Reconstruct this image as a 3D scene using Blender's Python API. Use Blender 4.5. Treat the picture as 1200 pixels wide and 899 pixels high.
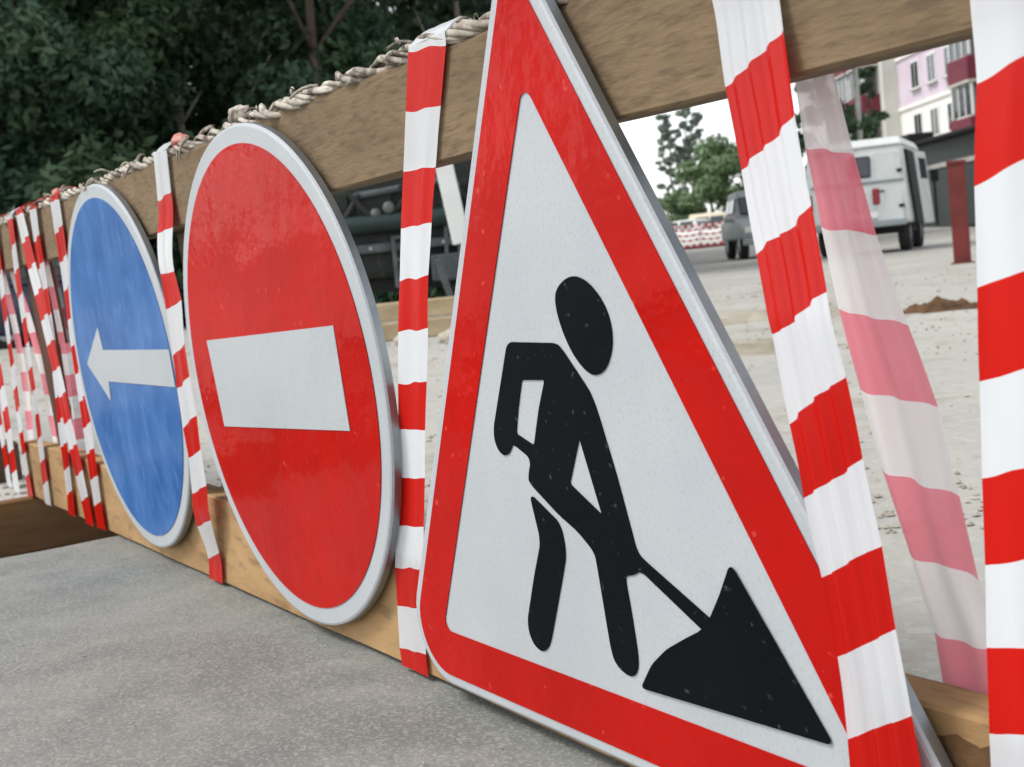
import bpy, bmesh, math, random
from mathutils import Vector, Matrix, noise as mnoise
import numpy as np

for o in list(bpy.data.objects):
    bpy.data.objects.remove(o)
SC = bpy.context.scene
COL = SC.collection
rad = math.radians

# ------------------------------------------------------------------ camera
cam_d = bpy.data.cameras.new('camera')
cam = bpy.data.objects.new('camera', cam_d); COL.objects.link(cam)
_R = Vector((0.52258, 0.84674, -0.09971)); _U = Vector((-0.02421, 0.13163, 0.991)); _F = Vector((-0.85225, 0.51547, -0.08929))
m = Matrix.Identity(4)
for i in range(3):
    m[i][0] = _R[i]; m[i][1] = _U[i]; m[i][2] = -_F[i]
m[0][3], m[1][3], m[2][3] = 1.7375, -0.6865, 0.4966
cam.matrix_world = m
cam_d.sensor_width = 36.0
cam_d.lens = 46.53
cam_d.clip_start = 0.02
cam_d.clip_end = 1500
cam_d.dof.use_dof = True
cam_d.dof.focus_distance = 1.35
cam_d.dof.aperture_fstop = 13.0
SC.camera = cam

# ------------------------------------------------------------------ light
world = bpy.data.worlds.new('World'); SC.world = world; world.use_nodes = True
wn = world.node_tree.nodes; wl = world.node_tree.links; wn.clear()
sky = wn.new('ShaderNodeTexSky'); sky.sky_type = 'NISHITA'; sky.sun_disc = False
SUN_EL, SUN_AZ = 52, 250        # azimuth: direction towards the sun, degrees counter-clockwise from +X
sky.sun_elevation = rad(SUN_EL); sky.sun_rotation = rad(90 - SUN_AZ)
sky.air_density = 1.0; sky.dust_density = 1.0; sky.ozone_density = 1.0
hs = wn.new('ShaderNodeHueSaturation'); hs.inputs['Saturation'].default_value = 0.2
bg = wn.new('ShaderNodeBackground'); bg.inputs['Strength'].default_value = 0.15
wo = wn.new('ShaderNodeOutputWorld')
wl.new(sky.outputs[0], hs.inputs['Color']); wl.new(hs.outputs[0], bg.inputs['Color']); wl.new(bg.outputs[0], wo.inputs[0])
sl = bpy.data.lights.new('sun', 'SUN'); sl.energy = 1.2; sl.angle = rad(16); sl.color = (1.0, 0.965, 0.91)
so = bpy.data.objects.new('sun', sl); COL.objects.link(so)
sd = Vector((math.cos(rad(SUN_EL))*math.cos(rad(SUN_AZ)), math.cos(rad(SUN_EL))*math.sin(rad(SUN_AZ)), math.sin(rad(SUN_EL))))
so.rotation_euler = sd.to_track_quat('Z', 'Y').to_euler(); so.location = (0, 0, 30)
SC.view_settings.view_transform = 'Standard'; SC.view_settings.look = 'None'
SC.view_settings.exposure = 0.92; SC.view_settings.gamma = 1.0
SC.view_settings.use_curve_mapping = False

# ------------------------------------------------------------------ materials
def lin(h):
    c = [int(h[i:i+2], 16)/255 for i in (0, 2, 4)]
    return tuple(x/12.92 if x <= .04045 else ((x+.055)/1.055)**2.4 for x in c)
MATS = {}
def mat(name, c1, c2=None, scale=8.0, detail=4.0, rough=0.7, bump=0.0, bscale=None, stretch=(1, 1, 1), spec=0.4, metal=0.0,
        coat=0.0, c3=None, s3=40.0, f3=0.5, lo=.35, hi=.65, lo3=.6, hi3=.72, transl=0.0, rnd=0.0, bdist=0.01):
    """noise mix of c1/c2 plus sparse third colour; object coordinates; bump from fine noise"""
    if name in MATS: return MATS[name]
    M = bpy.data.materials.new(name); M.use_nodes = True; MATS[name] = M
    N = M.node_tree.nodes; L = M.node_tree.links
    b = N['Principled BSDF']
    b.inputs['Roughness'].default_value = rough
    b.inputs['Specular IOR Level'].default_value = spec
    b.inputs['Metallic'].default_value = metal
    b.inputs['Coat Weight'].default_value = coat
    b.inputs['Coat Roughness'].default_value = .12
    tc = N.new('ShaderNodeTexCoord'); mp = N.new('ShaderNodeMapping'); mp.inputs['Scale'].default_value = stretch
    L.new(tc.outputs['Object'], mp.inputs['Vector'])
    col = None
    if c2 is not None:
        nz = N.new('ShaderNodeTexNoise'); nz.inputs['Scale'].default_value = scale; nz.inputs['Detail'].default_value = detail
        nz.inputs['Roughness'].default_value = .6
        L.new(mp.outputs[0], nz.inputs['Vector'])
        mr = N.new('ShaderNodeMapRange'); mr.inputs[1].default_value = lo; mr.inputs[2].default_value = hi
        L.new(nz.outputs['Fac'], mr.inputs[0])
        mx = N.new('ShaderNodeMix'); mx.data_type = 'RGBA'
        mx.inputs[6].default_value = (*c1, 1); mx.inputs[7].default_value = (*c2, 1)
        L.new(mr.outputs[0], mx.inputs[0]); col = mx.outputs[2]
    if c3 is not None:
        nz = N.new('ShaderNodeTexNoise'); nz.inputs['Scale'].default_value = s3; nz.inputs['Detail'].default_value = 2
        L.new(mp.outputs[0], nz.inputs['Vector'])
        mr = N.new('ShaderNodeMapRange'); mr.inputs[1].default_value = lo3; mr.inputs[2].default_value = hi3
        mr.inputs[4].default_value = f3
        L.new(nz.outputs['Fac'], mr.inputs[0])
        mx = N.new('ShaderNodeMix'); mx.data_type = 'RGBA'
        if col is not None: L.new(col, mx.inputs[6])
        else: mx.inputs[6].default_value = (*c1, 1)
        mx.inputs[7].default_value = (*c3, 1)
        L.new(mr.outputs[0], mx.inputs[0]); col = mx.outputs[2]
    if rnd > 0:
        oi = N.new('ShaderNodeObjectInfo'); mr = N.new('ShaderNodeMapRange')
        mr.inputs[3].default_value = 1-rnd; mr.inputs[4].default_value = 1+rnd
        L.new(oi.outputs['Random'], mr.inputs[0])
        mx = N.new('ShaderNodeMix'); mx.data_type = 'RGBA'; mx.blend_type = 'MULTIPLY'; mx.inputs[0].default_value = 1
        if col is not None: L.new(col, mx.inputs[6])
        else: mx.inputs[6].default_value = (*c1, 1)
        L.new(mr.outputs[0], mx.inputs[7]); col = mx.outputs[2]
    if col is not None: L.new(col, b.inputs['Base Color'])
    else: b.inputs['Base Color'].default_value = (*c1, 1)
    if bump > 0:
        nz = N.new('ShaderNodeTexNoise'); nz.inputs['Scale'].default_value = bscale or scale*4; nz.inputs['Detail'].default_value = 6
        L.new(mp.outputs[0], nz.inputs['Vector'])
        bp = N.new('ShaderNodeBump'); bp.inputs['Strength'].default_value = bump; bp.inputs['Distance'].default_value = bdist
        L.new(nz.outputs['Fac'], bp.inputs['Height']); L.new(bp.outputs[0], b.inputs['Normal']); L.new(bp.outputs[0], b.inputs['Coat Normal'])
    if transl > 0:
        t = N.new('ShaderNodeBsdfTranslucent'); ms = N.new('ShaderNodeMixShader'); ms.inputs[0].default_value = transl
        if col is not None: L.new(col, t.inputs['Color'])
        else: t.inputs['Color'].default_value = (*c1, 1)
        out = N['Material Output']
        L.new(b.outputs[0], ms.inputs[1]); L.new(t.outputs[0], ms.inputs[2]); L.new(ms.outputs[0], out.inputs[0])
    return M

W_TOP = mat('wood_top', lin('846f54'), lin('6c5a44'), 16, 10, .9, .6, 300, (.2, 1, 1), c3=lin('4a3c2e'), s3=200, f3=.5, lo3=.45, hi3=.72, lo=.3, hi=.7, bdist=.0014)
W_BOT = mat('wood_bottom', lin('b08e63'), lin('94754f'), 14, 8, .9, .45, 260, (.3, 1, 1), c3=lin('5f4a34'), s3=60, f3=.5, lo3=.54, hi3=.72, bdist=.0016)
W_DARK = mat('wood_dark', lin('5c3a2a'), lin('41281d'), 9, 5, .85, .4, 50, (1, 1, .25), bdist=.004)
W_SLEEPER = mat('wood_sleeper', lin('54402f'), lin('3a2a1f'), 9, 5, .9, .5, 40, (1, .3, 1), bdist=.006)
S_WHITE = mat('sign_white', lin('b3b7ba'), lin('aaafb2'), 5, 4, .42, .05, 90, c3=lin('969b9f'), s3=260, f3=.4, lo3=.5, hi3=.72, bdist=.001)
S_RED = mat('sign_red', lin('b60d05'), lin('a40b04'), 4, 6, .5, .22, 3.6, c3=lin('d85a50'), s3=70, f3=.45, lo3=.68, hi3=.76, spec=.05, coat=.3, bdist=.06)
S_BLUE = mat('sign_blue', lin('2c5a94'), lin('4672ac'), 7, 8, .36, .05, 8, (1.5, 1, .9), c3=lin('6488b8'), s3=26, f3=.45, lo3=.55, hi3=.75, spec=.06, coat=.14, bdist=.005)
S_BLACK = mat('sign_black', lin('0d1114'), lin('090c0f'), 8, 4, .55, 0, None, spec=.06, c3=lin('4a5258'), s3=110, f3=.5, lo3=.67, hi3=.76)
S_METAL = mat('sign_edge_metal', lin('9a9fa2'), lin('858b8e'), 12, 4, .38, .05, 80, spec=.5, metal=.85, bdist=.001)
T_RED = mat('tape_red', lin('cc160b'), lin('be1108'), 12, 4, .3, .25, 40, (1, 1, .06), spec=.3, transl=.22, bdist=.003)
T_WHITE = mat('tape_white', lin('e2e4e6'), lin('d8dadd'), 12, 4, .3, .25, 40, (1, 1, .06), bdist=.003, spec=.5, transl=.3)
T_PINK = mat('tape_pink', lin('f08c9a'), lin('ea7e8e'), 12, 4, .3, .25, 40, (1, 1, .06), spec=.5, transl=.2, bdist=.003)
T_PALE = mat('tape_pale', lin('f4f4f2'), lin('eceae8'), 12, 4, .3, .25, 40, (1, 1, .06), spec=.5, transl=.2, bdist=.003)
def film(M, k):
    N = M.node_tree.nodes; L = M.node_tree.links; out = N['Material Output']; src = out.inputs[0].links[0].from_socket
    t = N.new('ShaderNodeBsdfTransparent'); ms = N.new('ShaderNodeMixShader'); ms.inputs[0].default_value = k
    L.new(src, ms.inputs[1]); L.new(t.outputs[0], ms.inputs[2]); L.new(ms.outputs[0], out.inputs[0])
film(T_PINK, .10); film(T_PALE, .12)
ROPE = mat('rope', lin('c4bdb0'), lin('7d7264'), 22, 6, .8, .5, 120, c3=lin('44382c'), s3=38, f3=.8, lo3=.52, hi3=.64, bdist=.004)
SOIL = mat('soil', lin('66492c'), lin('44311e'), 6, 6, .95, .8, 25, c3=lin('2e2218'), s3=12, f3=.6, bdist=.02)
LEAF_D = mat('leaf_dark', (.042, .092, .056), (.092, .155, .085), .5, 3, .55, transl=.25, rnd=.3, spec=.3)
LEAF_M = mat('leaf_mid', (.085, .14, .065), (.05, .095, .05), .5, 3, .55, transl=.25, rnd=.25, spec=.3)
BARK = mat('bark', lin('6c6052'), lin('453c32'), 6, 5, .9, .6, 20, (1, 1, .3), bdist=.03)
BARK_P = mat('bark_pale', lin('938a7c'), lin('6a6156'), 6, 5, .9, .6, 20, (1, 1, .3), bdist=.03)
RUBBER = mat('rubber', (.018, .018, .019), (.028, .027, .026), 10, 3, .8)
GLASS_D = mat('dark_glass', (.03, .035, .04), None, rough=.08, spec=.6)
VAN_P = mat('van_paint', lin('c8ccc9'), lin('bcc0bd'), 2, 4, .4, c3=lin('8d8a80'), s3=4, f3=.3, coat=.3)
VAN_ROOF = mat('van_roof_paint', lin('e4e6e2'), lin('d6d8d4'), 2, 4, .45)
CHROME = mat('rim_metal', lin('a0a4a6'), lin('80868a'), 8, 3, .35, metal=.6)
LAMP_R = mat('tail_red', lin('8a2030'), None, rough=.25)
LAMP_W = mat('lamp_clear', lin('d6d6cc'), None, rough=.12)
UNDER = mat('underbody', (.015, .015, .016), None, rough=.9)
GREY_P = mat('grey_paint', lin('8f9698'), lin('7c8486'), 3, 4, .5)
WHITE_P = mat('white_paint', lin('dedfdc'), lin('d0d1ce'), 3, 4, .45)
BLUE_P = mat('blue_car_paint', lin('161e3c'), lin('101730'), 3, 4, .3, coat=.4)
MACH = mat('machine_green', lin('191f1b'), lin('121614'), 4, 5, .6, c3=lin('4c4a40'), s3=8, f3=.5)
MACH_G = mat('machine_grey', lin('565b5d'), lin('3e4345'), 6, 4, .55)
STONE = mat('stone', lin('b8b0a2'), lin('968e82'), 3, 4, .9, .4, 12, rnd=.25, bdist=.02)
PLASTER_W = mat('plaster_white', lin('e2e0dc'), lin('d4d2ce'), .6, 4, .9)
PLASTER_P = mat('plaster_pink', lin('c8bcc6'), lin('bcaeba'), .6, 4, .9)
PLASTER_C = mat('plaster_cream', lin('ccccc4'), lin('c0c0b6'), .6, 4, .9)
MAROON = mat('balcony_maroon', lin('6c2434'), lin('5c1c2a'), .8, 4, .7)
TEAL = mat('garage_teal', lin('2a3634'), lin('202a27'), .8, 4, .6, c3=lin('4a4238'), s3=2, f3=.4)
POST_R = mat('post_red', lin('6e2620'), lin('561c18'), 4, 4, .6)
CONC = mat('concrete', lin('b8b6b0'), lin('a4a29c'), 3, 5, .9)

def tweak_ground(name, a, b_, c, d, big, fine, bump, bd, speck):
    """three-scale mineral surface: broad patches, stains, aggregate speckle"""
    M = bpy.data.materials.new(name); M.use_nodes = True; MATS[name] = M
    N = M.node_tree.nodes; L = M.node_tree.links; P = N['Principled BSDF']
    P.inputs['Roughness'].default_value = .92; P.inputs['Specular IOR Level'].default_value = .25
    tc = N.new('ShaderNodeTexCoord')
    def nz(s, det, rough=.6):
        n = N.new('ShaderNodeTexNoise'); n.inputs['Scale'].default_value = s; n.inputs['Detail'].default_value = det
        n.inputs['Roughness'].default_value = rough; L.new(tc.outputs['Object'], n.inputs['Vector']); return n.outputs['Fac']
    def mix(f, lo, hi, A, B, mx_=1.0):
        r = N.new('ShaderNodeMapRange'); r.inputs[1].default_value = lo; r.inputs[2].default_value = hi; r.inputs[4].default_value = mx_
        L.new(f, r.inputs[0])
        x = N.new('ShaderNodeMix'); x.data_type = 'RGBA'; L.new(r.outputs[0], x.inputs[0])
        for k, v in ((6, A), (7, B)):
            if isinstance(v, tuple): x.inputs[k].default_value = (*v, 1)
            else: L.new(v, x.inputs[k])
        return x.outputs[2]
    c0 = mix(nz(big, 5), .38, .62, a, b_)
    c1 = mix(nz(big*3.1, 6, .7), .52, .7, c0, c, .7)
    v = N.new('ShaderNodeTexVoronoi'); v.inputs['Scale'].default_value = fine; L.new(tc.outputs['Object'], v.inputs['Vector'])
    sp = N.new('ShaderNodeSeparateColor'); L.new(v.outputs['Color'], sp.inputs[0])
    c2 = mix(sp.outputs[0], .55, 1.0, c1, d, speck)
    c3_ = mix(nz(fine*.6, 3), .55, .75, c2, tuple(x*.45 for x in a), speck*.8)
    L.new(c3_, P.inputs['Base Color'])
    f1 = nz(fine*.5, 5, .7)
    bp = N.new('ShaderNodeBump'); bp.inputs['Strength'].default_value = bump; bp.inputs['Distance'].default_value = bd
    L.new(f1, bp.inputs['Height']); L.new(bp.outputs[0], P.inputs['Normal'])
    return M
PAVE = tweak_ground('pavement_asphalt', lin('858681'), lin('70726e'), lin('908e87'), lin('a4a59f'), 3.4, 300, .7, .003, .55)
DIRT = tweak_ground('dusty_ground', lin('a2a099'), lin('aeaca4'), lin('80755f'), lin('bbb8b0'), .55, 40, .7, .015, .35)

# ------------------------------------------------------------------ helpers
def link(o, parent=None):
    COL.objects.link(o)
    if parent is not None: o.parent = parent
    return o
def tag(o, label, cat, group=None):
    o['label'] = label; o['category'] = cat
    if group: o['group'] = group
    return o
def thing(name, label, cat, loc=(0, 0, 0), rotz=0.0, group=None, matrix=None):
    e = bpy.data.objects.new(name, None); COL.objects.link(e); e.empty_display_size = .1
    if matrix is not None: e.matrix_world = matrix
    else: e.location = loc; e.rotation_euler = (0, 0, rotz)
    return tag(e, label, cat, group)
def setmats(me, mats):
    for x in (mats if isinstance(mats, (list, tuple)) else [mats]): me.materials.append(x)
def obj(name, bm, mats, parent=None, smooth=False, matrix=None):
    me = bpy.data.meshes.new(name); bmesh.ops.recalc_face_normals(bm, faces=bm.faces[:])
    bm.to_mesh(me); bm.free(); setmats(me, mats)
    if smooth:
        for p_ in me.polygons: p_.use_smooth = True
    o = bpy.data.objects.new(name, me); link(o, parent)
    if matrix is not None: o.matrix_world = matrix
    return o
def pyobj(name, v, f, mats, parent=None, smooth=False, mi=None):
    me = bpy.data.meshes.new(name); me.from_pydata([tuple(x) for x in v], [], [tuple(x) for x in f]); setmats(me, mats)
    if mi is not None: me.polygons.foreach_set('material_index', mi)
    if smooth: me.polygons.foreach_set('use_smooth', [True]*len(me.polygons))
    me.update()
    return link(bpy.data.objects.new(name, me), parent)
def struct(o): o['kind'] = 'structure'; return o
def box(bm, c, s, bevel=0.0, rot=None, seg=1):
    r = bmesh.ops.create_cube(bm, size=1.0)
    vs = r['verts']
    bmesh.ops.scale(bm, vec=s, verts=vs)
    if bevel > 0:
        es = list({e for v in vs for e in v.link_edges})
        g = bmesh.ops.bevel(bm, geom=es, offset=bevel, segments=seg, affect='EDGES', profile=.6)
        vs = list({v for f_ in g['faces'] for v in f_.verts} | {v for v in vs if v.is_valid})
    if rot is not None: bmesh.ops.rotate(bm, cent=(0, 0, 0), matrix=rot, verts=vs)
    bmesh.ops.translate(bm, vec=c, verts=vs)
    return vs
def nb(*a, **k):
    bm = bmesh.new(); box(bm, *a, **k); return bm
def cyl(bm, a, b, r1, r2=None, seg=12, caps=True):
    a = Vector(a); b = Vector(b); d = b-a
    g = bmesh.ops.create_cone(bm, cap_ends=caps, segments=seg, radius1=r1, radius2=r1 if r2 is None else r2, depth=d.length)
    q = Vector((0, 0, 1)).rotation_difference(d.normalized()).to_matrix()
    bmesh.ops.rotate(bm, cent=(0, 0, 0), matrix=q, verts=g['verts'])
    bmesh.ops.translate(bm, vec=(a+b)/2, verts=g['verts'])
    return g['verts']
def nc(*a, **k):
    bm = bmesh.new(); cyl(bm, *a, **k); return bm
def prism(bm, prof, w0, w1, axis='x', inset=None):
    """side profile [(y,z)] extruded along x from w0 to w1; inset(y,z)->dx narrows the upper body"""
    A, B = [], []
    for (y, z) in prof:
        dx = inset(y, z) if inset else 0
        A.append(bm.verts.new((w0+dx, y, z))); B.append(bm.verts.new((w1-dx, y, z)))
    n = len(prof)
    bm.faces.new(A); bm.faces.new(B[::-1])
    for i in range(n): bm.faces.new((A[i], B[i], B[(i+1) % n], A[(i+1) % n]))
def flat(name, loops, mats, parent, y, ext=.0004):
    """filled 2-D shape with holes in the sign's XZ plane, facing -Y"""
    cu = bpy.data.curves.new(name, 'CURVE'); cu.dimensions = '2D'; cu.fill_mode = 'BOTH'; cu.extrude = ext
    for lp in loops:
        s = cu.splines.new('POLY'); s.points.add(len(lp)-1); s.use_cyclic_u = True
        for pt, (a, b) in zip(s.points, lp): pt.co = (a, b, 0, 1)
    tmp = bpy.data.objects.new(name+'_tmp', cu); COL.objects.link(tmp)
    me = bpy.data.meshes.new_from_object(tmp.evaluated_get(bpy.context.evaluated_depsgraph_get()))
    bpy.data.objects.remove(tmp); bpy.data.curves.remove(cu)
    me.transform(Matrix.Translation((0, y, 0)) @ Matrix.Rotation(rad(90), 4, 'X'))
    me.materials.clear(); setmats(me, mats); me.name = name
    return link(bpy.data.objects.new(name, me), parent)
def circle(r, n=128, c=(0, 0)): return [(c[0]+r*math.cos(2*math.pi*i/n), c[1]+r*math.sin(2*math.pi*i/n)) for i in range(n)]
def rtri(h, r, n=10):
    """equilateral triangle of inradius h with corners rounded to radius r"""
    out = []
    rs = r if isinstance(r, (list, tuple)) else (r, r, r)
    for k in range(3):
        r = rs[k]
        a = rad(90+120*k); cx, cz = (2*h-2*r)*math.cos(a), (2*h-2*r)*math.sin(a)
        for i in range(n+1):
            t = a-rad(60)+rad(120)*i/n
            out.append((cx+r*math.cos(t), cz+r*math.sin(t)))
    return out
def smooth_poly(pts, it=1, keep=()):
    for _ in range(it):
        q = []; n = len(pts)
        for i in range(n):
            a, b = pts[i], pts[(i+1) % n]
            q += [(a[0]*.75+b[0]*.25, a[1]*.75+b[1]*.25), (a[0]*.25+b[0]*.75, a[1]*.25+b[1]*.75)]
        pts = q
    return pts

# ------------------------------------------------------------------ ground
TX0, TX1, TY0, TY1 = -2.02, -1.15, -4.0, 0.35     # trench
def rise(x, y):
    d = math.hypot(x-1.7, y+.7)
    t = min(max((d-37)/18, 0), 1); t = t*t*(3-2*t)
    return .36*t
def gz(x, y):
    z = rise(x, y)
    d = math.hypot(x-1.7, y+.7)
    edge = min(max((y-.5)/1.5, 0), 1)
    if d < 90: z += edge*(.03*mnoise.noise((x*.5, y*.5, 0))+.018*mnoise.noise((x*1.7, y*1.7, 3))+.008*mnoise.noise((x*5, y*5, 7)))
    return z
def ground_mesh():
    xs = sorted(set([-700, -400, -250, -160, -120] + [-100+4*i for i in range(19)] + [-27+1.0*i for i in range(16)] + [-11+.22*i for i in range(60)] +
                    [TX0, TX1, 2.2, 3, 4, 6, 9, 14, 20, 30, 60, 120, 250, 400, 700]))
    ys = sorted(set([-700, -400, -200, -100, -60, -40, -25, -15, -8, TY0, -2, -1, -.5, .045, TY1, .5] + [.7+.22*i for i in range(55)] + [13+1.0*i for i in range(16)] +
                    [30+4*i for i in range(19)] + [115, 140, 180, 250, 400, 700]))
    v = [(x, y, gz(x, y)) for y in ys for x in xs]; n = len(xs); f = []
    for j in range(len(ys)-1):
        for i in range(n-1):
            cx, cy = (xs[i]+xs[i+1])/2, (ys[j]+ys[j+1])/2
            if TX0 < cx < TX1 and TY0 < cy < TY1: continue
            if cx > TX1 and cx < 60 and cy < .045 and cy > -40: continue
            f.append((j*n+i, j*n+i+1, (j+1)*n+i+1, (j+1)*n+i))
    return v, f
v, f = ground_mesh()
struct(pyobj('ground', v, f, DIRT, smooth=True))
# front pavement: fine sheet whose broken edge meets the trench
def pave_mesh():
    xs = [TX1+.06*i for i in range(70)]+[3.2, 3.6, 4.2, 5, 6.5, 9, 14, 22, 35, 60]
    ys = [-40, -25, -15, -9, -6, TY0, -3, -2.4, -2]+[-1.9+.0605*i for i in range(33)]
    ys[-1] = .045
    v = []
    for y in ys:
        for k, x in enumerate(xs):
            z = .005*mnoise.noise((x*1.3, y*1.3, 1))+.002*mnoise.noise((x*6, y*6, 5)) if abs(x) < 3 and -2 < y < 0 else 0
            if k == 0: x += .018*mnoise.noise((0, y*4, 2)); z = 0
            v.append((x, y, z-.002))
    n = len(xs)
    f = [(j*n+i, j*n+i+1, (j+1)*n+i+1, (j+1)*n+i) for j in range(len(ys)-1) for i in range(n-1)]
    return v, f
v, f = pave_mesh()
struct(pyobj('pavement', v, f, PAVE, smooth=True))
def trench_mesh():
    v, f = [], []
    ny, nzs = 60, 8
    def sheet(fn, a, b, flip=False):
        base = len(v)
        for j in range(b+1):
            for i in range(a+1): v.append(fn(i/a, j/b))
        for j in range(b):
            for i in range(a):
                q = (base+j*(a+1)+i, base+j*(a+1)+i+1, base+(j+1)*(a+1)+i+1, base+(j+1)*(a+1)+i)
                f.append(q[::-1] if flip else q)
    D = .55
    def wall(x0, sgn):
        def fn(s, t):
            y = TY0+(TY1-TY0)*s; z = -D*t
            return (x0+sgn*(.09*t+.03*mnoise.noise((y*3, z*5, x0))*(t > 0)), y, z if t > 0 else .001)
        return fn
    sheet(wall(TX0, 1), ny, nzs); sheet(wall(TX1, -1), ny, nzs, True)
    sheet(lambda s, t: (TX0+(TX1-TX0)*s, TY0+(TY1-TY0)*t, -D+.05*mnoise.noise((s*4, t*14, 9))), 10, ny)
    sheet(lambda s, t: (TX0+(TX1-TX0)*s, TY1-.05*t, -D*t), 10, nzs)
    sheet(lambda s, t: (TX0+(TX1-TX0)*s, TY0+.05*t, -D*t), 10, nzs, True)
    return v, f
v, f = trench_mesh()
struct(pyobj('trench', v, f, SOIL, smooth=True))

tb_ = obj('shoring_board', nb((TX0+.035, -1.84, -.13), (.04, 4.25, .27), .006), mat('wood_shoring', lin('7d6040'), lin('5a432b'), 8, 6, .9, .5, 60, (1, .15, 1), c3=lin('33251a'), s3=14, f3=.6, bdist=.003)); tag(tb_, 'weathered brown timber board lining the far side of the trench', 'timber')

# ------------------------------------------------------------------ fence frame: the barrier leans a little over the pavement
MF = Matrix.Rotation(0.0569, 4, 'X')
TB = (.022, .062, .607, .720)        # top plank: y front, y back, z low, z high
BB = (.022, .062, .002, .157)        # bottom plank
fence = thing('wooden_barrier_fence', 'long wooden barrier of two rough planks carrying the three road signs', 'fence', matrix=MF)
def plank(name, x0, x1, y0, y1, z0, z1, mats, parent, seed, amp=.0045):
    random.seed(seed)
    n = int((x1-x0)/.05); v, f = [], []
    b = .003
    prof = [(y0, z0+b), (y0, z1-b), (y0+b, z1), (y1-b, z1), (y1, z1-b), (y1, z0+b), (y1-b, z0), (y0+b, z0)]
    for i in range(n+1):
        x = x0+(x1-x0)*i/n
        for k, (y, z) in enumerate(prof):
            v.append((x, y+amp*.5*mnoise.noise((x*3, seed, k//2)), z+amp*1.4*mnoise.noise((x*2.3, seed+4, 0 if k in (1, 2, 3, 4) else 9))))
    m_ = len(prof)
    for i in range(n):
        for k in range(m_): f.append((i*m_+k, i*m_+(k+1) % m_, (i+1)*m_+(k+1) % m_, (i+1)*m_+k))
    f.append(tuple(range(m_))[::-1]); f.append(tuple(n*m_+k for k in range(m_)))
    o = pyobj(name, v, f, mats, parent)
    return o
plank('plank', -5.2, 2.9, *TB, W_TOP, fence, 1)
plank('plank', -1.985, 2.9, *BB, W_BOT, fence, 2)
for xp, mt in ((-.455, W_TOP), (-1.70, W_DARK), (2.1, W_TOP), (-3.3, W_DARK)):
    obj('post', nb((xp, .089, .357), (.10, .05, .70), .004), mt, fence)

V, F = [], []
for j in range(15):
    for i in range(19):
        s_, t_ = i/18, j/14; e = min(s_, 1-s_, t_+.15, 1-t_)*6+.8*mnoise.noise((s_*4, t_*4, 3))
        V.append((1.02+.17*s_, .0235-.0052*min(1, max(0, e))*(1+.4*mnoise.noise((s_*9, t_*9, 1))), .004+.147*t_))
for j in range(14):
    for i in range(18): F.append((j*19+i, j*19+i+1, (j+1)*19+i+1, (j+1)*19+i))
bk_ = pyobj('bark_patch', V, F, SOIL, fence, smooth=True); bk_['label'] = 'dark earthy bark clinging to the lower plank'

# ------------------------------------------------------------------ signs
def sign_panel(parent, outline, depth=.0135, b=.004):
    """outline(inset) -> loop of points; folded metal edge with a rolled lip"""
    loops = [(depth, 0), (.004, 0), (.0012, -.0012), (0, -b)]
    bm = bmesh.new(); rings = []
    for (y, ins) in loops: rings.append([bm.verts.new((a, y, c)) for a, c in outline(ins)])
    n = len(rings[0])
    for r0, r1 in zip(rings, rings[1:]):
        for i in range(n): bm.faces.new((r0[i], r0[(i+1) % n], r1[(i+1) % n], r1[i]))
    bm.faces.new(rings[0]); bm.faces.new(rings[-1])
    bmesh.ops.recalc_face_normals(bm, faces=bm.faces[:])
    o = obj('panel', bm, [S_WHITE, S_METAL], parent)
    for p_ in o.data.polygons:
        c = p_.center
        p_.material_index = 1 if (c.y > .0042 and p_.area < .05) or (c.y > depth-.001) else 0
    return o
def fmat(x, z, y=0.0, roll=0.0): return MF @ Matrix.Translation((x, y, z)) @ Matrix.Rotation(roll, 4, 'Y')

def brackets(parent, zs, zc):
    for z_ in zs: obj('bracket', nb((0, .0178, z_-zc), (.12, .0094, .03), .001), S_METAL, parent)
red = thing('no_entry_sign', 'round red no entry sign with white bar hung on the fence', 'road sign', matrix=fmat(0, .372))
sign_panel(red, lambda i: circle(.35+i))
flat('red_disc', [circle(.3242)], S_RED, red, -.0009)
flat('white_bar', [[(-.243, .056), (.240, .073), (.239, -.059), (-.230, -.078)]], S_WHITE, red, -.0021)
brackets(red, (.66, .09), .372)
blue = thing('direction_sign', 'round blue sign with white arrow hung on the fence', 'road sign', matrix=fmat(-.7624, .3755))
sign_panel(blue, lambda i: circle(.345+i))
flat('blue_disc', [circle(.3204)], S_BLUE, blue, -.0009)
flat('arrow', [[(-.252, .007), (-.118, .080), (-.108, .036), (.3165, .038), (.3165, -.026), (-.108, -.026), (-.118, -.066)]], S_WHITE, blue, -.0021)
brackets(blue, (.66, .09), .3755)
tri = thing('roadworks_sign', 'large triangular roadworks sign with red border and black digging worker', 'road sign', matrix=fmat(.7356, .2792))
sign_panel(tri, lambda i: rtri(.259+i, (.035+i, .068+i, .068+i)))
flat('red_border', [rtri(.2452, (.024, .055, .055)), rtri(.1897, .011)], S_RED, tri, -.0009)
brackets(tri, (.66, .09), .2792)
head = [(.031, .204), (.007, .194), (0, .181), (.004, .158), (.016, .134), (.033, .118), (.048, .113), (.065, .119), (.078, .136), (.082, .152), (.08, .169), (.07, .185), (.053, .199)]
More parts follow.
